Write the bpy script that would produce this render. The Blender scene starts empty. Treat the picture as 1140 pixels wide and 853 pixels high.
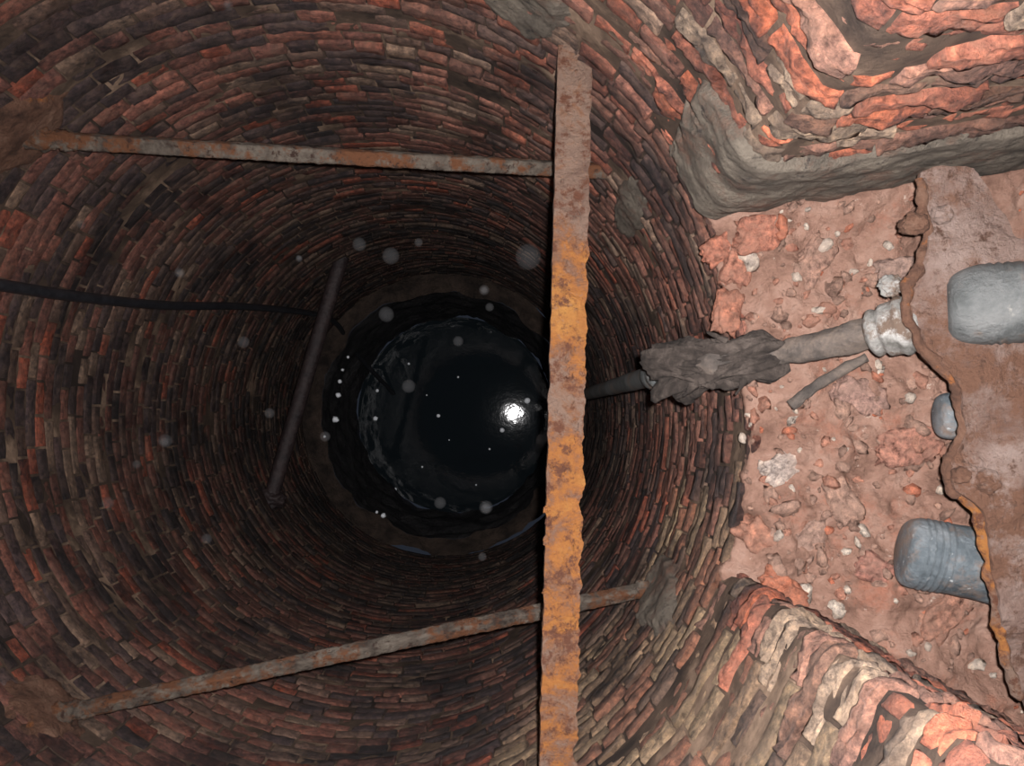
import bpy, math, random, bmesh
import numpy as np
from mathutils import Vector, noise, Euler

random.seed(7)
scene = bpy.context.scene
try:
    scene.view_settings.view_transform = 'Standard'
    scene.view_settings.look = 'None'
except Exception:
    pass

# ------------------------------------------------------------------ layout (metres)
CX, CY, R = -0.576, 0.0, 1.2          # shaft axis + radius, z = -depth, eye level at z = 0
D_RIM, D_FLOOR, D_LEDGE, D_WATER = 0.8, 2.35, 7.65, 9.2
BOTC = (0.557, -0.395); TOPC = (0.505, 0.522)
BOTE = (1.9, -1.10);    TOPE = (1.9, 0.75)

def ray(u, v, d):
    """point at depth d below eye level, horizontal slopes u,v in 1/1000"""
    return Vector(((u-570)/1000*d, (462-v)/1000*d, -d))

def wall_at(u, v):
    """where the line of slope (u,v) meets the cylindrical wall -> angle, depth"""
    x, y = (u-570)/1000, (462-v)/1000
    a = x*x+y*y; b = -2*x*CX; c = CX*CX-R*R
    d = (-b+math.sqrt(b*b-4*a*c))/(2*a)
    return math.atan2(y*d-CY, x*d-CX), d

def fbm(p, o=4):
    return noise.fractal(Vector(p), 1.0, 2.0, o)

# ------------------------------------------------------------------ material helpers
def new_mat(name):
    m = bpy.data.materials.new(name); m.use_nodes = True
    nt = m.node_tree; nt.nodes.clear()
    out = nt.nodes.new('ShaderNodeOutputMaterial')
    b = nt.nodes.new('ShaderNodeBsdfPrincipled')
    nt.links.new(b.outputs[0], out.inputs[0])
    return m, nt, b

def n_noise(nt, scale, detail=6, rough=0.6, dist=0.0):
    tc = nt.nodes.new('ShaderNodeNewGeometry')
    n = nt.nodes.new('ShaderNodeTexNoise')
    n.inputs['Scale'].default_value = scale
    n.inputs['Detail'].default_value = detail
    n.inputs['Roughness'].default_value = rough
    n.inputs['Distortion'].default_value = dist
    nt.links.new(tc.outputs['Position'], n.inputs['Vector'])
    return n.outputs[0]

def n_ramp(nt, fac, stops):
    r = nt.nodes.new('ShaderNodeValToRGB')
    while len(r.color_ramp.elements) < len(stops): r.color_ramp.elements.new(0.5)
    for e, (p, c) in zip(r.color_ramp.elements, stops):
        e.position = p; e.color = (c[0], c[1], c[2], 1)
    nt.links.new(fac, r.inputs[0]); return r.outputs[0]

def n_mix(nt, fac, a, b, mode='MIX'):
    m = nt.nodes.new('ShaderNodeMix'); m.data_type = 'RGBA'; m.blend_type = mode
    for sock, val in ((m.inputs[0], fac), (m.inputs[6], a), (m.inputs[7], b)):
        if isinstance(val, (int, float)): sock.default_value = val
        elif isinstance(val, tuple): sock.default_value = (*val, 1)
        else: nt.links.new(val, sock)
    return m.outputs[2]

def n_math(nt, op, a, b):
    m = nt.nodes.new('ShaderNodeMath'); m.operation = op
    for sock, val in ((m.inputs[0], a), (m.inputs[1], b)):
        if isinstance(val, (int, float)): sock.default_value = val
        else: nt.links.new(val, sock)
    return m.outputs[0]

def n_bump(nt, b, h, strength, dist):
    bp = nt.nodes.new('ShaderNodeBump')
    bp.inputs['Strength'].default_value = strength
    bp.inputs['Distance'].default_value = dist
    nt.links.new(h, bp.inputs['Height']); nt.links.new(bp.outputs[0], b.inputs['Normal'])

def attr_mat(name, smear=(0.20, 0.125, 0.085), smear_lo=0.48, smear_hi=0.62, rough=0.66, soot=True, bscale=70, spec=0.45, bd=0.012):
    m, nt, b = new_mat(name)
    at = nt.nodes.new('ShaderNodeAttribute'); at.attribute_name = 'Col'
    v = n_ramp(nt, n_noise(nt, 45, 8, 0.75), [(0.34, (0.18, 0.16, 0.16)), (0.5, (0.92, 0.92, 0.92)), (0.66, (1.9, 1.8, 1.65))])
    c = n_mix(nt, 1.0, at.outputs[0], v, 'MULTIPLY')
    f = n_ramp(nt, n_noise(nt, 16, 9, 0.78, 0.5), [(smear_lo, (0, 0, 0)), (smear_hi, (.85, .85, .85))])
    c = n_mix(nt, f, c, n_mix(nt, 0.55, smear, at.outputs[0]))
    if soot:
        s = n_ramp(nt, n_noise(nt, 1.9, 8, 0.74), [(0.39, (0.20, 0.18, 0.20)), (0.55, (1.05, 1.05, 1.05))])
        c = n_mix(nt, 1.0, c, s, 'MULTIPLY')
        s2 = n_ramp(nt, n_noise(nt, 7, 8, 0.74), [(0.60, (0, 0, 0)), (0.68, (.7, .7, .7))])
        c = n_mix(nt, s2, c, (0.022, 0.018, 0.02))
    nt.links.new(c, b.inputs['Base Color'])
    rr = n_ramp(nt, n_noise(nt, 9, 5), [(0.35, (rough-.25,)*3), (0.6, (rough+.15,)*3)])
    nt.links.new(rr, b.inputs['Roughness'])
    b.inputs['Specular IOR Level'].default_value = spec
    n_bump(nt, b, n_noise(nt, bscale, 8, 0.78), 1.0, bd)
    return m

MAT_BRICK = attr_mat('brick_weathered', bd=0.020)
MAT_RUBBLE = attr_mat('rubble_mixed', smear=(0.27, 0.175, 0.13), smear_lo=0.42, smear_hi=0.62, rough=0.85, soot=False, spec=0.15)

def simple(name, stops, scale, rough=0.85, bump=0.6, bscale=50, bdist=0.012, spec=0.3, extra=None, extra2=None, metal=0.0, detail=8):
    m, nt, b = new_mat(name)
    c = n_ramp(nt, n_noise(nt, scale, detail, 0.7, 0.3), stops)
    for e in (extra, extra2):
        if e:
            sc, lo, hi, colr = e
            f = n_ramp(nt, n_noise(nt, sc, 9, 0.75), [(lo, (0, 0, 0)), (hi, (1, 1, 1))])
            c = n_mix(nt, f, c, colr)
    nt.links.new(c, b.inputs['Base Color'])
    b.inputs['Roughness'].default_value = rough
    b.inputs['Metallic'].default_value = metal
    b.inputs['Specular IOR Level'].default_value = spec
    n_bump(nt, b, n_noise(nt, bscale, 8, 0.75), bump, bdist)
    return m

MAT_MORTAR = simple('lime_mortar', [(0.38, (0.02, 0.013, 0.01)), (0.52, (0.08, 0.052, 0.036)), (0.66, (0.26, 0.175, 0.12))], 3.0)
MAT_CEMENT = simple('old_cement', [(0.3, (0.055, 0.046, 0.037)), (0.5, (0.14, 0.115, 0.09)), (0.72, (0.24, 0.20, 0.155))], 9, bump=1.0, bdist=0.022,
                    extra=(7, .5, .64, (0.15, 0.083, 0.058)), extra2=(30, .58, .64, (0.05, 0.04, 0.035)))
MAT_DIRT = simple('red_dirt', [(0.28, (0.12, 0.066, 0.048)), (0.5, (0.27, 0.155, 0.115)), (0.72, (0.38, 0.245, 0.19))], 9,
                  rough=0.95, bump=1.0, bscale=50, bdist=0.018, spec=0.1, extra=(34, .62, .7, (0.50, 0.40, 0.33)), extra2=(5, .55, .68, (0.31, 0.135, 0.09)))
# beam rust: grey-brown skin near the upper end, orange bloom in the middle, flaking brown lower down
MAT_RUST, nt, b = new_mat('orange_rust')
g = nt.nodes.new('ShaderNodeNewGeometry'); sx = nt.nodes.new('ShaderNodeSeparateXYZ'); nt.links.new(g.outputs['Position'], sx.inputs[0])
bias = n_ramp(nt, n_math(nt, 'ADD', n_math(nt, 'MULTIPLY', sx.outputs[1], 0.5), 0.5),
              [(0.05, (.55,)*3), (0.25, (.53,)*3), (0.42, (.58,)*3), (0.50, (.45,)*3), (0.60, (.60,)*3), (0.70, (.58,)*3), (0.77, (.40,)*3), (0.95, (.37,)*3)])
fac = n_math(nt, 'ADD', n_math(nt, 'SUBTRACT', n_noise(nt, 9, 9, 0.74, 0.4), 0.5), bias)
c = n_ramp(nt, fac, [(0.28, (0.16, 0.095, 0.07)), (0.42, (0.24, 0.155, 0.115)), (0.50, (0.22, 0.105, 0.06)), (0.58, (0.36, 0.135, 0.036)), (0.76, (0.46, 0.21, 0.055))])
f = n_ramp(nt, n_noise(nt, 20, 9, 0.75), [(0.51, (0, 0, 0)), (0.59, (1, 1, 1))]); c = n_mix(nt, f, c, (0.13, 0.05, 0.028))
f = n_ramp(nt, n_noise(nt, 60, 9, 0.75), [(0.56, (0, 0, 0)), (0.64, (.7, .7, .7))]); c = n_mix(nt, f, c, (0.27, 0.15, 0.095))
nt.links.new(c, b.inputs['Base Color']); b.inputs['Roughness'].default_value = 0.8; b.inputs['Specular IOR Level'].default_value = 0.3
n_bump(nt, b, n_noise(nt, 45, 9, 0.78), 1.0, 0.028)

MAT_BAR = simple('dull_rusted_iron', [(0.34, (0.03, 0.021, 0.017)), (0.48, (0.092, 0.073, 0.058)), (0.62, (0.15, 0.125, 0.10))], 14,
                 rough=0.6, bump=1.0, bscale=70, bdist=0.014, extra=(10, .48, .56, (0.12, 0.048, 0.022)), extra2=(30, .56, .62, (0.035, 0.018, 0.013)))
MAT_CRUST = simple('rust_crust', [(0.32, (0.035, 0.018, 0.013)), (0.5, (0.12, 0.058, 0.036)), (0.70, (0.20, 0.115, 0.078))], 10,
                 rough=0.85, bump=1.0, bscale=40, bdist=0.02, extra=(9, .58, .66, (0.26, 0.09, 0.025)))
MAT_DARKIRON = simple('dark_wet_iron', [(0.3, (0.012, 0.009, 0.010)), (0.7, (0.042, 0.028, 0.027))], 12, rough=0.5)
MAT_HOSE = simple('black_rubber', [(0.3, (0.008, 0.008, 0.01)), (0.8, (0.03, 0.03, 0.035))], 20, rough=0.45, bump=0.1, spec=0.5)
MAT_PIPE = simple('grey_lead_pipe', [(0.34, (0.045, 0.048, 0.047)), (0.5, (0.098, 0.103, 0.102)), (0.66, (0.16, 0.162, 0.158))], 7, rough=0.5, bump=0.9,
                  extra=(6, .52, .64, (0.16, 0.112, 0.083)), extra2=(22, .62, .68, (.25, .24, .22)))
MAT_DUSTPIPE = simple('dust_coated_pipe', [(0.34, (0.035, 0.03, 0.027)), (0.5, (0.088, 0.072, 0.062)), (0.66, (0.17, 0.13, 0.105))], 10, rough=0.9, bump=1.0)
MAT_BLUEPIPE = simple('galvanised_pipe', [(0.34, (0.045, 0.056, 0.064)), (0.5, (0.10, 0.117, 0.128)), (0.66, (0.20, 0.215, 0.225))], 9, rough=0.45, bump=0.9,
                      extra=(7, .50, .64, (0.18, 0.125, 0.095)), extra2=(40, .60, .66, (.38, .39, .39)))
MAT_WHITE = simple('white_jointing', [(0.34, (0.09, 0.085, 0.076)), (0.5, (0.22, 0.21, 0.195)), (0.66, (0.43, 0.42, 0.40))], 14, rough=0.6, bump=0.8, extra=(14, .48, .58, (0.11, 0.075, 0.055)))
MAT_WRAP = simple('rotten_lagging', [(0.3, (0.013, 0.010, 0.009)), (0.5, (0.055, 0.042, 0.035)), (0.72, (0.15, 0.118, 0.10))], 16, rough=0.95, bump=1.0, bscale=40, bdist=0.025)
MAT_PLATE = simple('dusty_cast_iron', [(0.34, (0.085, 0.045, 0.034)), (0.5, (0.19, 0.122, 0.098)), (0.66, (0.28, 0.205, 0.175))], 5, rough=0.9, bump=1.0, bscale=50, bdist=0.022,
                   extra=(4, .47, .56, (0.14, 0.068, 0.042)), extra2=(26, .55, .63, (0.085, 0.042, 0.027)))
MAT_LEDGE = simple('muddy_ledge', [(0.36, (0.018, 0.013, 0.011)), (0.64, (0.085, 0.058, 0.044))], 6, rough=0.75, bump=1.0, bdist=0.04)
MAT_LINING = simple('wet_lining', [(0.3, (0.01, 0.01, 0.012)), (0.7, (0.045, 0.042, 0.042))], 8, rough=0.4, bump=1.0, bscale=20, bdist=0.04)

# ------------------------------------------------------------------ mesh helpers
def add_mesh(name, verts, faces, mat, cols=None, smooth=True, parent=None):
    me = bpy.data.meshes.new(name)
    me.from_pydata([tuple(v) for v in verts], [], faces)
    if cols is not None:
        at = me.color_attributes.new('Col', 'FLOAT_COLOR', 'POINT')
        at.data.foreach_set('color', np.asarray(cols, dtype=np.float32).ravel())
    if smooth: me.polygons.foreach_set('use_smooth', [True]*len(me.polygons))
    me.materials.append(mat); me.update()
    ob = bpy.data.objects.new(name, me); scene.collection.objects.link(ob)
    if parent: ob.parent = parent
    return ob

def empty(name):
    e = bpy.data.objects.new(name, None); e.empty_display_size = 0.1
    scene.collection.objects.link(e); return e

def smooth_path(pts, n):
    pts = [Vector(p) for p in pts]
    P = [pts[0]*2-pts[1]] + pts + [pts[-1]*2-pts[-2]]
    out = []
    seg = len(pts)-1
    for i in range(n+1):
        t = i/n*seg; k = min(int(t), seg-1); t -= k
        a, b, c, d = P[k], P[k+1], P[k+2], P[k+3]
        out.append(0.5*((2*b)+(c-a)*t+(2*a-5*b+4*c-d)*t*t+(3*b-a-3*c+d)*t**3))
    return out

def tube(pts, radii, seg=20, amp=0.0, nscale=10, cap=True, seed=0, aniso=None, rfun=None):
    V, F = [], []
    n = len(pts)
    if not hasattr(radii, '__len__'): radii = [radii]*n
    up = None
    for i, p in enumerate(pts):
        t = (pts[min(i+1, n-1)]-pts[max(i-1, 0)]).normalized()
        if up is None:
            up = Vector((0, 0, 1)) if abs(t.z) < 0.9 else Vector((0, 1, 0))
        s = t.cross(up).normalized(); up = s.cross(t).normalized()
        for k in range(seg):
            a = 2*math.pi*k/seg
            dirv = s*math.cos(a)+up*math.sin(a)
            r = radii[i]
            if aniso: r *= aniso(a)
            q = p+dirv*r
            if amp: r += amp*fbm(q*nscale+Vector((seed, 0, 0)))
            if rfun: r += rfun(i/(n-1), a)
            V.append(p+dirv*r)
    for i in range(n-1):
        for k in range(seg):
            a = i*seg+k; b = i*seg+(k+1) % seg
            F.append((a, b, b+seg, a+seg))
    if cap:
        F.append(tuple(range(seg))[::-1]); F.append(tuple(range((n-1)*seg, n*seg)))
    return V, F

def join(parts):
    V, F = [], []
    for v, f in parts:
        o = len(V); V += list(v); F += [tuple(i+o for i in q) for q in f]
    return V, F

def line(a, b, n):
    a, b = Vector(a), Vector(b)
    return [a.lerp(b, i/n) for i in range(n+1)]

def ico(level=2):
    bm = bmesh.new(); bmesh.ops.create_icosphere(bm, subdivisions=level, radius=1)
    v = [x.co.copy() for x in bm.verts]; f = [tuple(q.index for q in p.verts) for p in bm.faces]
    bm.free(); return v, f
ICO2, ICO3 = ico(2), ico(4)

def lump(c, sc, amp=0.25, ns=2.0, src=None, seed=0, rot=None):
    v0, f0 = src or ICO3
    V = []
    for v in v0:
        k = 1+amp*fbm(v*ns+Vector((seed*3.1, seed, 0)))
        q = Vector((v.x*sc[0]*k, v.y*sc[1]*k, v.z*sc[2]*k))
        if rot is not None: q = rot @ q
        V.append(Vector(c)+q)
    return V, f0

# ------------------------------------------------------------------ wall outlines
class Outline:
    def __init__(self, pts, smooth_iter=0):
        p = np.array(pts, float)
        for _ in range(smooth_iter):
            p = (np.roll(p, 1, 0)+p*2+np.roll(p, -1, 0))/4
        q = np.vstack([p, p[:1]])
        seg = np.linalg.norm(np.diff(q, axis=0), axis=1)
        self.S = np.concatenate([[0], np.cumsum(seg)]); self.L = self.S[-1]
        t = (np.roll(p, -1, 0)-np.roll(p, 1, 0)); t /= np.linalg.norm(t, axis=1)[:, None]
        nrm = np.stack([-t[:, 1], t[:, 0]], 1)
        self.P = q; self.N = np.vstack([nrm, nrm[:1]])
    def at(self, s):
        s = np.mod(s, self.L)
        x = np.interp(s, self.S, self.P[:, 0]); y = np.interp(s, self.S, self.P[:, 1])
        nx = np.interp(s, self.S, self.N[:, 0]); ny = np.interp(s, self.S, self.N[:, 1])
        l = np.hypot(nx, ny); return x, y, nx/l, ny/l

def seg_pts(a, b, step=0.02):
    n = max(2, int(math.hypot(b[0]-a[0], b[1]-a[1])/step))
    return [(a[0]+(b[0]-a[0])*i/n, a[1]+(b[1]-a[1])*i/n) for i in range(n)]

A_TOP = math.atan2(TOPC[1], TOPC[0]-CX); A_BOT = math.atan2(BOTC[1], BOTC[0]-CX)
n = 360
circ_pts = [(CX+R*math.cos(2*math.pi*i/n), CY+R*math.sin(2*math.pi*i/n)) for i in range(n)]
n = 330
arc = [(CX+R*math.cos(A_TOP+(A_BOT+2*math.pi-A_TOP)*i/n), CY+R*math.sin(A_TOP+(A_BOT+2*math.pi-A_TOP)*i/n)) for i in range(n)]
niche_pts = seg_pts(BOTC, BOTE)+seg_pts(BOTE, TOPE)+seg_pts(TOPE, TOPC)+arc
O_CIRC = Outline(circ_pts)
O_NICHE = Outline(niche_pts, 5)
S_TOPC = math.hypot(BOTE[0]-BOTC[0], BOTE[1]-BOTC[1])+(TOPE[1]-BOTE[1])+math.hypot(TOPE[0]-TOPC[0], TOPE[1]-TOPC[1])

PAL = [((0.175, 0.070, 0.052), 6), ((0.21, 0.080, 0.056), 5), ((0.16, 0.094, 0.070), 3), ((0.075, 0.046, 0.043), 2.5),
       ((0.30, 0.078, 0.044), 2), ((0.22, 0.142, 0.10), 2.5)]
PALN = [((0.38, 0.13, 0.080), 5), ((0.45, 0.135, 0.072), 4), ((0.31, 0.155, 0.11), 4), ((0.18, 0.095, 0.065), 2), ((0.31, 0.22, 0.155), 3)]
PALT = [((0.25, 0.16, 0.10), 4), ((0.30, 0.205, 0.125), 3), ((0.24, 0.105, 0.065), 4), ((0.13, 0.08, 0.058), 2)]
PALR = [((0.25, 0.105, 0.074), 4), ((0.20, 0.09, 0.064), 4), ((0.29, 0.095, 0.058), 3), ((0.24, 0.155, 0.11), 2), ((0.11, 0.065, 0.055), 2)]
def pick(p):
    return random.choices([c for c, _ in p], [w for _, w in p])[0]

BV, BF, BC = [], [], []
PITCH, BH = 0.067, 0.056
def course(outl, d, niche):
    s = random.uniform(0, 0.2); end = s+outl.L-0.03
    coff = random.uniform(-0.007, 0.007)
    depth_shade = 1.0 if d < 3.0 else max(0.22, 1.0-(d-3.0)*0.25)      # brick colour darkens downwards, painting in the fading light
    while s < end:
        x, y, nx, ny = (float(q) for q in outl.at(np.array(s)))
        ang = math.atan2(y-CY, x-CX); rad = math.hypot(x-CX, y-CY)
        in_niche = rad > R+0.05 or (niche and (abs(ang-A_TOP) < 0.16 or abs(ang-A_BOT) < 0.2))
        Lb = 0.115*random.uniform(0.8, 1.2)
        if random.random() < (0.7 if in_niche else 0.25): Lb *= 1.9
        if s+Lb > end: Lb = max(0.04, end-s)
        near = d < 3.3
        if rad > R+1.2: s += Lb; continue
        gx = (int(14*Lb/0.11) if in_niche else (int(7*Lb/0.11) if near else 3))
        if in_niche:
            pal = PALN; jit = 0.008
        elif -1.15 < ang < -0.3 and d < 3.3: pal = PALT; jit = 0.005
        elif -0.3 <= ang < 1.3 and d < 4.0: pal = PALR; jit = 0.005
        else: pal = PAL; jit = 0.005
        if pal is PAL and random.random() < 0.2: col = (0.055, 0.034, 0.034)
        else: col = pick(pal)
        k = random.uniform(0.78, 1.22)*depth_shade; col = tuple(c*k for c in col)
        boff = coff+random.uniform(-jit, jit)
        if random.random() < 0.04: boff -= 0.016
        gap = random.uniform(0.006, 0.014)
        ss = np.linspace(s+gap/2, s+Lb-gap/2, max(3, gx)); e = 0.003
        ss = np.concatenate([[ss[0]], [ss[0]+e], ss[1:-1], [ss[-1]-e], [ss[-1]]])
        W = len(ss)+2
        X, Y, NX, NY = outl.at(np.concatenate([[ss[0]], ss, [ss[-1]]]))
        hh = BH*random.uniform(0.84, 1.10)
        zz = [-1, -.93, -.45, 0, .45, .93, 1] if in_niche else ([-1, -.88, 0, .88, 1] if near else [-1, -.8, .8, 1])
        zs = np.array([zz[0]]+zz+[zz[-1]])*hh/2
        tilt = random.uniform(-0.003, 0.003)
        base = len(BV); H = len(zs)
        for j in range(H):
            for i in range(W):
                px, py = X[i], Y[i]
                wave = 0.013*noise.noise(Vector((px*1.6, py*1.6, d*0.7)))
                bulge = 0.018*noise.noise(Vector((px*1.1+5, py*1.1, d*0.9)))
                dd = d+zs[j]+wave+tilt*((i/(W-1))-0.5)*2
                if near: dd += 0.004*noise.noise(Vector((px*30, py*30, dd*30)))
                if in_niche:
                    dd += 0.008*noise.noise(Vector((px*8, py*8, d*3)))+0.004*noise.noise(Vector((px*40, py*40, dd*40)))
                border = i in (0, W-1) or j in (0, H-1)
                edge = i in (1, W-2) or j in (1, H-2)
                if border: o = -0.035+bulge
                else:
                    if in_niche: o = bulge+boff+0.018*fbm((px*15, py*15, dd*38), 7)
                    else: o = bulge+boff+0.006*fbm((px*20, py*20, dd*28), 5)
                    if edge: o -= 0.002
                BV.append((px+NX[i]*o, py+NY[i]*o, -dd)); BC.append((*col, 1))
        for j in range(H-1):
            for i in range(W-1):
                a = base+j*W+i
                BF.append((a, a+W, a+W+1, a+1))
        s += Lb

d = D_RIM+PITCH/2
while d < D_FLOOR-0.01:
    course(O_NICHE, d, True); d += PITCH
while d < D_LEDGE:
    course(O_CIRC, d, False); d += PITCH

def backing(outl, d0, d1, ds, depth):
    ns = int(outl.L/0.03); nz = int((d1-d0)/ds)+1
    V, F = [], []
    ss = np.linspace(0, outl.L, ns, endpoint=False); X, Y, NX, NY = outl.at(ss)
    for j in range(nz+1):
        dd = d0+(d1-d0)*j/nz
        for i in range(ns):
            b = 0.018*noise.noise(Vector((X[i]*1.1+5, Y[i]*1.1, dd*0.9)))
            o = b-depth+0.008*fbm((X[i]*12, Y[i]*12, dd*12))
            V.append((X[i]+NX[i]*o, Y[i]+NY[i]*o, -dd))
    for j in range(nz):
        for i in range(ns):
            a = j*ns+i; b = j*ns+(i+1) % ns
            F.append((a, a+ns, b+ns, b))
    return V, F
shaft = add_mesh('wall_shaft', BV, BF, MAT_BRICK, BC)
v, f = join([backing(O_NICHE, D_RIM-0.02, D_FLOOR+0.03, 0.03, 0.007), backing(O_CIRC, D_FLOOR, D_LEDGE+0.05, 0.03, 0.010)])
add_mesh('mortar_joints', v, f, MAT_MORTAR, parent=shaft)

# ------------------------------------------------------------------ ground around the well mouth
no = len(O_NICHE.P)-1
V = [(O_NICHE.P[i, 0]-O_NICHE.N[i, 0]*0.02, O_NICHE.P[i, 1]-O_NICHE.N[i, 1]*0.02, -D_RIM) for i in range(no)]
cc = Vector((0.2, 0, 0))
for i in range(no):
    q = Vector((V[i][0], V[i][1], 0))-cc; q = cc+q.normalized()*4; V.append((q.x, q.y, -D_RIM))
add_mesh('ground', V, [(i, (i+1) % no, no+(i+1) % no, no+i) for i in range(no)], MAT_DIRT)

# ------------------------------------------------------------------ ledge, lower lining, water
def ring(r0, r1, z0, z1, nr, mat, name, amp=0.008):
    V, F = [], []; na = 160
    for j in range(nr+1):
        t = j/nr; r = r0+(r1-r0)*t; z = z0+(z1-z0)*t
        for i in range(na):
            a = 2*math.pi*i/na
            rr = r+amp*1.5*fbm((math.cos(a)*3, math.sin(a)*3, z*4+r))
            V.append((CX+rr*math.cos(a), CY+rr*math.sin(a), z+amp*fbm((math.cos(a)*8, math.sin(a)*8, r*10))))
    for j in range(nr):
        for i in range(na):
            a = j*na+i; b = j*na+(i+1) % na; F.append((a, b, b+na, a+na))
    return add_mesh(name, V, F, mat)
ring(R+0.01, 1.06, -D_LEDGE+0.02, -D_LEDGE-0.08, 10, MAT_LEDGE, 'stone_ledge', 0.045)
ring(1.06, 1.0, -D_LEDGE-0.08, -D_WATER-0.02, 30, MAT_LINING, 'wall_lower_lining', 0.04)

mw, nt, b = new_mat('well_water')
b.inputs['Base Color'].default_value = (0.010, 0.014, 0.017, 1)
b.inputs['Roughness'].default_value = 0.035
b.inputs['IOR'].default_value = 1.33
n_bump(nt, b, n_noise(nt, 7, 4, 0.6), 0.10, 0.008)
V = [(CX, CY, -D_WATER)]; F = []
na = 96
for i in range(na):
    a = 2*math.pi*i/na; V.append((CX+1.0*math.cos(a), CY+1.0*math.sin(a), -D_WATER))
for i in range(na): F.append((0, 1+i, 1+(i+1) % na))
add_mesh('well_water', V, F, mw)

mf, nt, b = new_mat('pale_flecks'); b.inputs['Base Color'].default_value = (0.9, 0.93, 0.97, 1)
b.inputs['Roughness'].default_value = 0.4
parts = []
for (u, v_, s_) in [(587, 446, .040), (559, 479, .030), (583, 456, .018), (545, 500, .014), (488, 463, .024),
                     (510, 420, .014), (470, 520, .014), (455, 405, .016), (440, 545, .022), (418, 466, .030), (420, 435, .022), (530, 540, .012), (500, 490, .010), (475, 440, .010)]:
    parts.append(lump(ray(u, v_, D_WATER-0.01), (s_*.8, s_*.8, 0.006), 0.3, 2, ICO2, seed=u))
v, f = join(parts); add_mesh('debris_and_sparkles', v, f, mf)  # floating specks, plus white lumps painted as sparkles around the flash reflection
parts = []
for (u, v_, s_) in [(377, 440, .028), (374, 467, .036), (379, 425, .022), (382, 412, .016), (388, 398, .016), (427, 574, .028), (420, 570, .018), (362, 486, .014)]:
    x, y = (u-570)/1000*7.72, (462-v_)/1000*7.72
    parts.append(lump((x, y, -7.70), (s_*.8, s_*.8, 0.02), 0.4, 2, ICO2, seed=u))
v, f = join(parts); add_mesh('ledge_specks_and_glints', v, f, mf)  # pale specks, plus white lumps standing in for grazing glints at left

# faint spheres added to imitate orbs of flash light scattered by dust
md = bpy.data.materials.new('backscatter_haze'); md.use_nodes = True; nt = md.node_tree; nt.nodes.clear()
out = nt.nodes.new('ShaderNodeOutputMaterial'); mx = nt.nodes.new('ShaderNodeMixShader'); tr = nt.nodes.new('ShaderNodeBsdfTransparent'); df = nt.nodes.new('ShaderNodeBsdfDiffuse')
df.inputs[0].default_value = (0.7, 0.70, 0.72, 1); mx.inputs[0].default_value = 0.0055
nt.links.new(tr.outputs[0], mx.inputs[1]); nt.links.new(df.outputs[0], mx.inputs[2]); nt.links.new(mx.outputs[0], out.inputs[0])
parts = []
for (u, v_, r_) in [(541, 565, 8), (541, 566, 6), (540, 564, 3), (539, 323, 6), (539, 323, 4), (545, 342, 5), (588, 286, 15), (435, 285, 10), (400, 272, 8), (333, 288, 4), (333, 287, 3), (200, 304, 6), (200, 304, 4), (271, 381, 7), (184, 491, 8), (183, 492, 5),
                    (152, 517, 5), (254, 6, 6), (253, 5, 4), (537, 620, 5), (455, 430, 8), (362, 486, 6), (466, 270, 5), (120, 560, 7), (300, 460, 6), (490, 560, 7), (430, 350, 9), (230, 600, 6), (510, 380, 6), (90, 250, 5)]:
    dd = 2.0; parts.append(lump(ray(u, v_, dd), (r_*dd/1000,)*3, 0.05, 1, ICO2, u))
v, f = join(parts); add_mesh('backscatter_orbs', v, f, md)

# ------------------------------------------------------------------ wall patches
def patch(outl, s0, d0, ws, wd, thick, name, mat, seed=0, shear=0.0, rect=False, ns=60, nz=60, parent=None, chip=0.25):
    V, F = [], []
    for j in range(nz+1):
        for i in range(ns+1):
            a = (i/ns*2-1)*1.25; c = (j/nz*2-1)*1.25
            s = s0+a*ws; dd = d0+c*wd+shear*a*ws
            x, y, nx, ny = (float(q) for q in outl.at(np.array(s)))
            rr = max(abs(a), abs(c)) if rect else math.hypot(a, c)
            rr += chip*fbm((a*2+seed, c*2, seed), 6)
            fall = max(-1.2, min(1, (1-rr)*(14 if rect else 5)))
            o = -0.006+fall*thick+0.012*fbm((x*9, y*9, dd*9+seed), 7)
            bulge = 0.018*noise.noise(Vector((x*1.1+5, y*1.1, dd*0.9)))
            o = max(o, -0.05)+bulge
            V.append((x+nx*o, y+ny*o, -dd))
    for j in range(nz):
        for i in range(ns):
            a = j*(ns+1)+i; F.append((a, a+ns+1, a+ns+2, a+1))
    return add_mesh(name, V, F, mat, parent=parent)
def cs(u, v_):
    a, dd = wall_at(u, v_); return (a % (2*math.pi))*R, dd
def ns_(u, v_):
    a, dd = wall_at(u, v_); a = a % (2*math.pi); return S_TOPC+(a-A_TOP)*R, dd
s, dd = cs(735, 660); patch(O_CIRC, s, dd, 0.11, 0.30, 0.020, 'cement_patch', MAT_CEMENT, 1, shear=0.6)
s, dd = cs(700, 235); patch(O_CIRC, s, dd, 0.07, 0.32, 0.016, 'cement_patch', MAT_CEMENT, 5, shear=-0.6)
s, dd = ns_(610, 40); patch(O_NICHE, s, 2.25, 0.13, 0.2, 0.017, 'cement_patch', MAT_CEMENT, 9)
s, dd = cs(25, 150); patch(O_CIRC, s, dd, 0.15, 0.16, 0.02, 'rust_stain_crust', MAT_CRUST, 13)
s, dd = cs(50, 790); patch(O_CIRC, s, dd, 0.12, 0.14, 0.02, 'rust_stain_crust', MAT_CRUST, 17)
patch(O_NICHE, S_TOPC-0.40, 2.09, 0.52, 0.23, 0.030, 'cement_haunch', MAT_CEMENT, 21, rect=True, ns=220, nz=110, chip=0.22)

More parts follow.
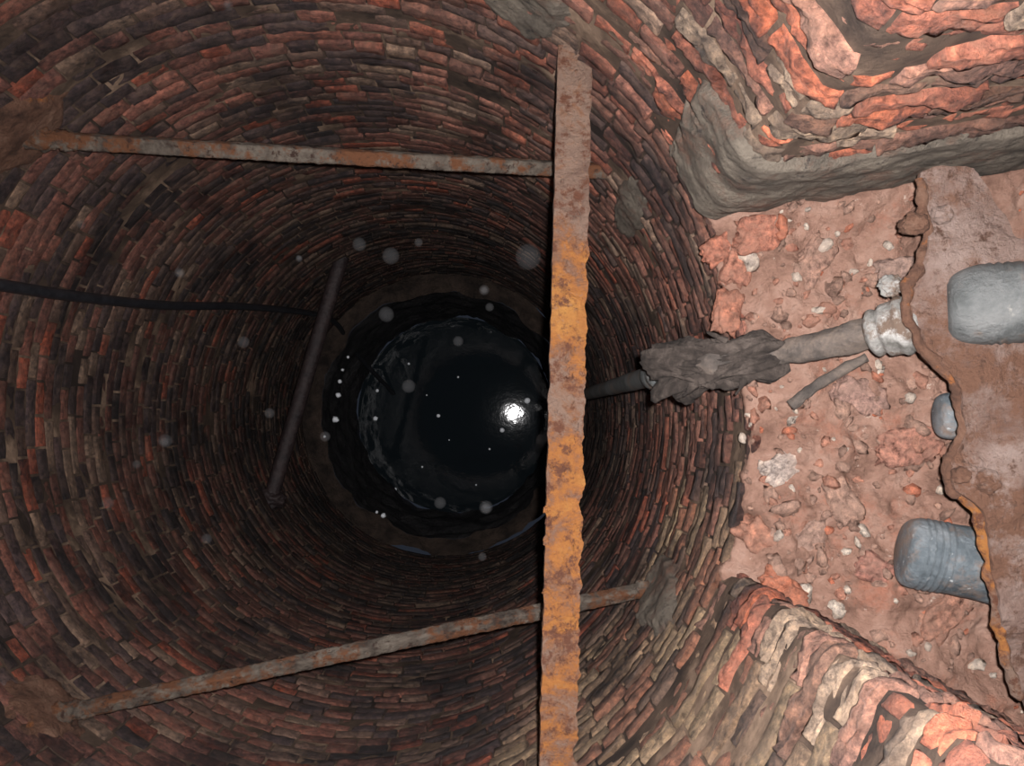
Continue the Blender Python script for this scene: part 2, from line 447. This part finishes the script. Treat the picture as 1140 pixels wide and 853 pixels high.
# ------------------------------------------------------------------ niche floor (dirt)
def yb(x): return BOTC[1]+(x-BOTC[0])*(BOTE[1]-BOTC[1])/(BOTE[0]-BOTC[0])
def yt(x): return TOPC[1]+(x-TOPC[0])*(TOPE[1]-TOPC[1])/(TOPE[0]-TOPC[0])
def floor_z(x, y):
    lip = CX+math.sqrt(max(R*R-y*y, 0.1))
    t = max(0, x-lip)
    h = 0.02+0.10*min(1, t/0.9)
    e = min(abs(y-yb(x)), abs(y-yt(x))); h += 0.05*math.exp(-e/0.08)
    h += 0.045*fbm((x*4, y*4, 1.5), 3)+0.026*fbm((x*15, y*15, 3), 6)
    h *= min(1, 0.25+t/0.12)
    return -D_FLOOR+h
V, F = [], []; NU, NV = 220, 220
for j in range(NV+1):
    w = j/NV
    for i in range(-4, NU+1):
        y0 = yb(0.55)+(yt(0.55)-yb(0.55))*w
        lip = CX+math.sqrt(R*R-y0*y0)-0.008+0.045*fbm((y0*7, 2, 0), 6)
        u = max(0, i)/NU; x = lip+(1.93-lip)*u
        a_, b_ = yb(x)-0.04, yt(x)+0.04
        y = a_+(b_-a_)*w
        z = floor_z(x, y)
        if i < 0: z += i*0.022; x += 0.012*fbm((y*10, z*10, 0))+(-i)*0.003
        V.append((x, y, z))
W = NU+5
for j in range(NV):
    for i in range(W-1):
        a = j*W+i; F.append((a, a+1, a+W+1, a+W))
add_mesh('floor', V, F, MAT_DIRT)

# ------------------------------------------------------------------ rubble
RV, RF, RC = [], [], []
cols = [((0.32, 0.15, 0.105), 4), ((0.28, 0.17, 0.13), 6), ((0.44, 0.37, 0.31), 3), ((0.20, 0.12, 0.092), 4), ((0.36, 0.12, 0.07), 1.5)]
for k in range(640):
    x = random.uniform(0.60, 1.45); y = random.uniform(yb(x)+0.02, yt(x)-0.02)
    s = min(0.042, 0.005+abs(random.gauss(0, 0.011)))
    rot = Euler((random.uniform(0, 6), random.uniform(0, 6), random.uniform(0, 6))).to_matrix()
    v, f = lump((x, y, floor_z(x, y)+s*0.05), (s, s*random.uniform(.5, .9), s*random.uniform(.35, .7)), 0.6, 1.2, ICO2, seed=k, rot=rot)
    o = len(RV); RV += v; RF += [tuple(i+o for i in q) for q in f]; RC += [(*pick(cols), 1)]*len(v)
for (u, v_, d_, rz, L, col) in [(1022, 495, 2.23, 0.1, .075, (0.32, 0.15, 0.11)), (905, 290, 2.30, 0.9, .06, (0.29, 0.17, .13)), (985, 640, 2.24, -0.5, .055, (0.28, .13, .10)),
                           (880, 520, 2.30, 0.3, .06, (.38, .31, .27)), (1060, 690, 2.2, 0.8, .07, (.28, .14, .10)), (960, 440, 2.26, -.3, .06, (.28, .17, .14)),
                           (825, 290, 2.32, 1.2, .06, (.30, .13, .09)), (812, 345, 2.33, 1.4, .055, (.29, .12, .08)), (1000, 300, 2.24, .2, .05, (.27, .18, .15)), (900, 600, 2.3, .9, .05, (.30, .19, .15)),
                           (850, 262, 2.31, .1, .07, (.31, .125, .085)), (802, 275, 2.34, .6, .05, (.31, .12, .08)), (940, 560, 2.28, 2.0, .06, (.28, .17, .13)), (845, 600, 2.33, -.8, .06, (.28, .13, .09)),
                           (865, 655, 2.3, -.6, .06, (.35, .12, .07))]:
    c = ray(u, v_, d_); c.z = floor_z(c.x, c.y)-0.006
    rot = Euler((0.2, 0.12, rz)).to_matrix()
    V = []
    for q in ICO3[0]:
        m = max(abs(q.x), abs(q.y), abs(q.z)); w = (q/m)*0.8+q*0.2
        kk = 1+0.35*fbm(q*2.2+Vector((u, 0, 0)), 6)
        V.append(c+rot@Vector((w.x*L*kk, w.y*L*0.6*kk, w.z*L*0.42*kk)))
    o = len(RV); RV += V; RF += [tuple(i+o for i in q) for q in ICO3[1]]; RC += [(*col, 1)]*len(V)
add_mesh('rubble', RV, RF, MAT_RUBBLE, RC)

# ------------------------------------------------------------------ main rusty beam (angle iron)
def angle_iron(a, b, w, fl, t):
    a, b = Vector(a), Vector(b); n = 560
    dirv = (b-a).normalized(); side = dirv.cross(Vector((0, 0, 1))).normalized()
    if side.x > 0: side = -side
    upv = Vector((0, 0, 1))
    V, F = [], []
    nw = 20
    for i in range(n+1):
        p = a.lerp(b, i/n); g = i/n
        rag = 0.5+1.5*g
        wl = w/2+rag*0.004*fbm((p.y*16, 1, 0), 6); wr = w/2+rag*0.008*fbm((p.y*20, 7, 0), 6)
        prof = [(-wr+(wl+wr)*k/nw, 0) for k in range(nw+1)]
        fl_i = fl+0.006*fbm((p.y*16, 3, 0))
        prof += [(wl, -fl_i*0.5), (wl, -fl_i), (wl-t, -fl_i), (wl-t, -t)]+[(wl-t-(wl+wr-t)*k/4, -t) for k in range(1, 5)]
        for (c, h) in prof:
            q = p+side*c+upv*h
            q += upv*(0.003*fbm(q*18, 6)+(0.5+g)*0.010*max(0, fbm(q*13+Vector((9, 0, 0)), 6)))
            V.append(q)
    m = len(V)//(n+1)
    for i in range(n):
        for k in range(m):
            x0 = i*m+k; x1 = i*m+(k+1) % m
            F.append((x0, x1, x1+m, x0+m))
    F.append(tuple(range(m))); F.append(tuple(range(n*m, (n+1)*m)))
    return V, F
bv, bf = angle_iron((0.166, 0.972, -2.36), (0.108, -1.00, -2.18), 0.090, 0.055, 0.010)
lv = [lump((0.173, 0.885, -2.345), (.017, .017, .012), .3, 2, ICO3, 3), lump((0.164, 0.965, -2.36), (.03, .018, .015), .4, 2, ICO3, 5)]
for k in range(40):       # rust blisters
    g = random.uniform(0.15, 0.98); p = Vector((0.166, 0.972, -2.36)).lerp(Vector((0.108, -1.0, -2.18)), g)
    lv.append(lump(p+Vector((random.choice([-1, 1])*random.uniform(.0, .043), 0, 0.0)), (random.uniform(.005, .012), random.uniform(.006, .018), .008), .6, 1.5, ICO2, k))
v, f = join([(bv, bf)]+lv)
add_mesh('rusty_angle_iron_beam', v, f, MAT_RUST, smooth=False)

# ------------------------------------------------------------------ cross bars
def bar(p0, p1, r, name, mat, seed, lumps=(), sq=False):
    pts = line(p0, p1, 420)
    an = (lambda a: 1.0/max(abs(math.cos(a+0.5)), abs(math.sin(a+0.5)))**0.9) if sq else None
    parts = [tube(pts, r, 28, 0.003, 40, seed=seed, aniso=an)]
    for (t, s) in lumps:
        c = Vector(p0).lerp(Vector(p1), t)
        parts.append(lump(c, (s*1.5, s, s), 0.35, 2, ICO3, seed=seed+int(t*100)))
    v, f = join(parts); return add_mesh(name, v, f, mat)
def onwall(u, v_, inset=-0.03):
    a, dd = wall_at(u, v_); return Vector((CX+(R-inset)*math.cos(a), CY+(R-inset)*math.sin(a), -dd))
bar(onwall(25, 161), onwall(672, 193, -.01), 0.023, 'rusted_crossbar', MAT_BAR, 3, [(0.04, 0.034), (0.08, 0.030)], sq=True)
bar(onwall(50, 792), onwall(724, 653, -.01), 0.021, 'rusted_crossbar', MAT_BAR, 11, [(0.03, 0.034), (0.06, 0.028), (0.985, 0.032)], sq=True)
bar(onwall(383, 290), onwall(303, 562), 0.050, 'iron_crossbar', MAT_DARKIRON, 19, [(0.97, 0.07)], sq=False)

# ------------------------------------------------------------------ hose
pts = [onwall(-90, 300, 0.03), onwall(0, 315, 0.03), onwall(80, 327, 0.03), onwall(180, 337, 0.03), onwall(270, 338, 0.035), onwall(345, 345, 0.05),
       ray(376, 362, 7.4), ray(395, 392, 8.3), ray(440, 440, 9.25)]
pp = smooth_path(pts, 200)
v, f = tube(pp, 0.021, 16); add_mesh('black_hose', v, f, MAT_HOSE)

# ------------------------------------------------------------------ suction pipe assembly
sp = empty('suction_pipe')
PXv, PYv = 0.44, 0.122
v, f = tube(line((PXv, PYv, -2.32), (PXv, PYv, -D_WATER+0.0), 60), 0.034, 24, 0.002, 8); add_mesh('riser', v, f, MAT_PIPE, parent=sp)
v, f = tube(line((PXv, PYv, -2.62), (PXv, PYv, -2.80), 12), [0.04, .047, .047, .047, .044, .042, .042, .044, .047, .047, .047, .044, .038], 28, 0.002, 12); add_mesh('collar', v, f, MAT_PIPE, parent=sp)
a = ray(1000, 362, 2.02); bpt = ray(915, 384, 2.10)
hp = smooth_path([(PXv, PYv, -2.42), (PXv+0.005, PYv, -2.31), (PXv+0.06, PYv+.005, -2.235), (0.60, 0.14, -2.20), bpt, a], 120)
v, f = tube(hp, 0.032, 32, 0.014, 12); add_mesh('horizontal_run', v, f, MAT_DUSTPIPE, parent=sp)
wp = smooth_path([(PXv-0.016, PYv-.002, -2.47), (PXv+0.0, PYv, -2.36), (PXv+0.06, PYv+.003, -2.25), (0.56, 0.135, -2.20), (0.665, 0.155, -2.18)], 150)
rad = [0.076-0.034*(i/150)+0.006*math.sin(i/150*9) for i in range(151)]
def fib(t, a):
    g = 0.034*fbm((math.cos(a)*2.0, math.sin(a)*2.0, t*2.2), 6)+0.008*noise.noise(Vector((math.cos(a)*7, math.sin(a)*7, t*6)))
    jag = 0.14+0.16*noise.noise(Vector((math.cos(a)*2.2, math.sin(a)*2.2, 7)))
    if t < jag: g -= 0.05*(1-t/jag)
    if t > 0.9: g -= 0.022*(t-0.9)/0.1
    return g
v, f = tube(wp, rad, 96, rfun=fib); add_mesh('rotten_lagging', v, f, MAT_WRAP, parent=sp)
parts = []
for k in range(26):
    t = random.uniform(0.0, 0.85); c = wp[int(t*150)]; ang = random.uniform(0, 6.28)
    st = c+Vector((random.uniform(-.02, .02), 0.055*math.cos(ang), 0.03+0.03*math.sin(ang)))
    en = st+Vector((random.uniform(-.09, -.02), random.uniform(-.05, .03), random.uniform(-.05, .01)))
    md_ = (st+en)/2+Vector((0, 0, .008))
    parts.append(tube(smooth_path([st, md_, en], 10), [0.011*(1-i/12) for i in range(11)], 6, 0.005, 30, seed=k))
v, f = join(parts); add_mesh('frayed_shreds', v, f, MAT_WRAP, parent=sp)
c0, c1 = ray(966, 373, 2.04), ray(1028, 357, 1.97)
v, f = tube(line(c0, c1, 24), [.036, .045, .052, .055, .055, .053, .050, .054, .060, .061, .061, .061, .061, .061, .064, .068, .068, .066, .062, .066, .068, .068, .068, .066, .062], 40, 0.004, 12)
add_mesh('jointing_collar', v, f, MAT_WHITE, parent=sp)
v, f = lump(ray(993, 318, 1.98), (.026, .022, .012), .5, 2, ICO3, 5); add_mesh('jointing_fragment', v, f, MAT_WHITE, parent=sp)
pr = []
for i in range(121):
    t = i/120; q = 0.085
    if t < 0.07: q *= 0.62+0.38*math.sqrt(max(0, 1-(1-t/0.07)**2))
    if 0.07 < t < 0.24: q += 0.0022*math.sin(t*330)
    pr.append(q)
v, f = tube(line(ray(1054, 342, 1.93), Vector((1.85, 0.26, -1.55)), 120), pr, 48, 0.004, 8)
add_mesh('large_pipe', v, f, MAT_PIPE, parent=sp)
v, f = tube(smooth_path([ray(880, 452, 2.22), ray(915, 425, 2.2), ray(965, 398, 2.17)], 20), 0.014, 12, 0.006, 25); add_mesh('broken_strap', v, f, MAT_DUSTPIPE, parent=sp)

# ------------------------------------------------------------------ galvanised pipes below the plate
def ribbed(p0, p1, r, name):
    n = 260; p0, p1 = Vector(p0), Vector(p1); rr = []
    for i in range(n+1):
        t = i/n; q = r
        if t < 0.04: q = r*(0.70+0.30*math.sqrt(max(0, 1-(1-t/0.04)**2)))
        if 0.04 < t < 0.11: q += 0.0022*math.sin(t*400)
        rr.append(q)
    v, f = tube(line(p0, p1, n), rr, 48, 0.004, 8); return add_mesh(name, v, f, MAT_BLUEPIPE)
ribbed(ray(1004, 612, 2.17), Vector((1.85, -0.50, -2.03)), 0.086, 'galvanised_pipe')
ribbed(ray(1043, 464, 2.12), Vector((1.85, 0.00, -2.02)), 0.056, 'galvanised_pipe')

# ------------------------------------------------------------------ cast iron plate
DP = 1.93
outl = [(1020, 193), (1040, 187), (1075, 186), (1092, 200), (1100, 226), (1116, 240), (1124, 268), (1150, 276), (1290, 290),
        (1330, 860), (1160, 830), (1128, 772), (1112, 735), (1104, 690), (1096, 640), (1090, 600), (1086, 568), (1062, 552), (1052, 536), (1050, 515), (1062, 500), (1068, 478),
        (1064, 448), (1056, 420), (1040, 402), (1022, 385), (1012, 360), (1008, 335), (1012, 312), (1024, 290), (1032, 268), (1026, 240)]
pts2 = [ray(u, v_, DP) for u, v_ in outl]
dense = []
for i in range(len(pts2)):
    p, q = pts2[i], pts2[(i+1) % len(pts2)]; k = max(2, int((q-p).length/0.008))
    for j in range(k): dense.append(p.lerp(q, j/k))
m = len(dense)
for _ in range(3): dense = [(dense[i-1]+dense[i]*2+dense[(i+1) % m])/4 for i in range(m)]
dense = [p+Vector((0.006*fbm(p*25), 0.006*fbm(p*25+Vector((3, 3, 3))), 0)) for p in dense]
bm = bmesh.new()
tilt = lambda p: Vector((p.x, p.y, -DP+(p.x-0.85)*0.10))
vs = [bm.verts.new(tilt(p)) for p in dense]
face = bm.faces.new(vs)
bmesh.ops.triangulate(bm, faces=[face])
for _ in range(4):
    long = [e for e in bm.edges if e.calc_length() > 0.018]
    bmesh.ops.subdivide_edges(bm, edges=long, cuts=1)
    bmesh.ops.triangulate(bm, faces=bm.faces[:])
ext = bmesh.ops.extrude_face_region(bm, geom=bm.faces[:])
for g in ext['geom']:
    if isinstance(g, bmesh.types.BMVert): g.co.z += 0.014
for vv in bm.verts: vv.co.z += 0.026*fbm(vv.co*7, 6)
bmesh.ops.recalc_face_normals(bm, faces=bm.faces)
me = bpy.data.meshes.new('plate'); bm.to_mesh(me); bm.free(); me.materials.append(MAT_PLATE)
pl = empty('cast_iron_plate')
po = bpy.data.objects.new('plate', me); scene.collection.objects.link(po); po.parent = pl
edge = [tilt(p)+Vector((0, 0, 0.006)) for p in dense]
i0 = min(range(m), key=lambda i: (dense[i]-pts2[11]).length); i1 = m-1
im = min(range(m), key=lambda i: (dense[i]-pts2[17]).length)
v, f = tube(edge[i0:im+1], 0.012, 12, 0.009, 30); add_mesh('corroded_rim', v, f, MAT_RUST, parent=pl)
v, f = tube(edge[im:i1], 0.012, 12, 0.009, 30, seed=4); add_mesh('dusty_rim', v, f, MAT_CRUST, parent=pl)
for nm, u, v_, rr in (('bolt_1', 1040, 243, .022), ('bolt_2', 1014, 252, .026), ('bolt_3', 1086, 534, .028), ('bolt_4', 1060, 528, .020)):
    c = tilt(ray(u, v_, DP))+Vector((0, 0, 0.028))
    v, f = join([lump(c, (rr, rr*0.9, rr*0.9), .3, 1.6, ICO3, u), lump(c+Vector((-.005, .003, -.03)), (rr*.7, rr*.7, .03), .3, 2, ICO3, u+3)])
    add_mesh(nm, v, f, MAT_CRUST if nm in ('bolt_4', 'bolt_2') else MAT_PLATE, parent=pl)

# ------------------------------------------------------------------ light, world, camera
w = bpy.data.worlds.new('dim_world'); scene.world = w; w.use_nodes = True
w.node_tree.nodes['Background'].inputs[0].default_value = (0.5, 0.6, 0.85, 1)
w.node_tree.nodes['Background'].inputs[1].default_value = 0.03
L = bpy.data.lights.new('camera_flash', 'SPOT'); L.energy = 740; L.color = (1.0, 0.97, 0.97); L.shadow_soft_size = 0.012
L.spot_size = math.radians(122); L.spot_blend = 1.0
lo = bpy.data.objects.new('camera_flash', L); lo.location = (0.035, 0.03, 0.0)
lo.rotation_euler = Vector((0.10, -0.06, -1)).to_track_quat('-Z', 'Y').to_euler(); scene.collection.objects.link(lo)

cam = bpy.data.cameras.new('camera'); cam.sensor_width = 36; cam.lens = 1000/1140*36; cam.shift_y = 35.5/1140; cam.clip_start = 0.02
co = bpy.data.objects.new('camera', cam); scene.collection.objects.link(co); scene.camera = co
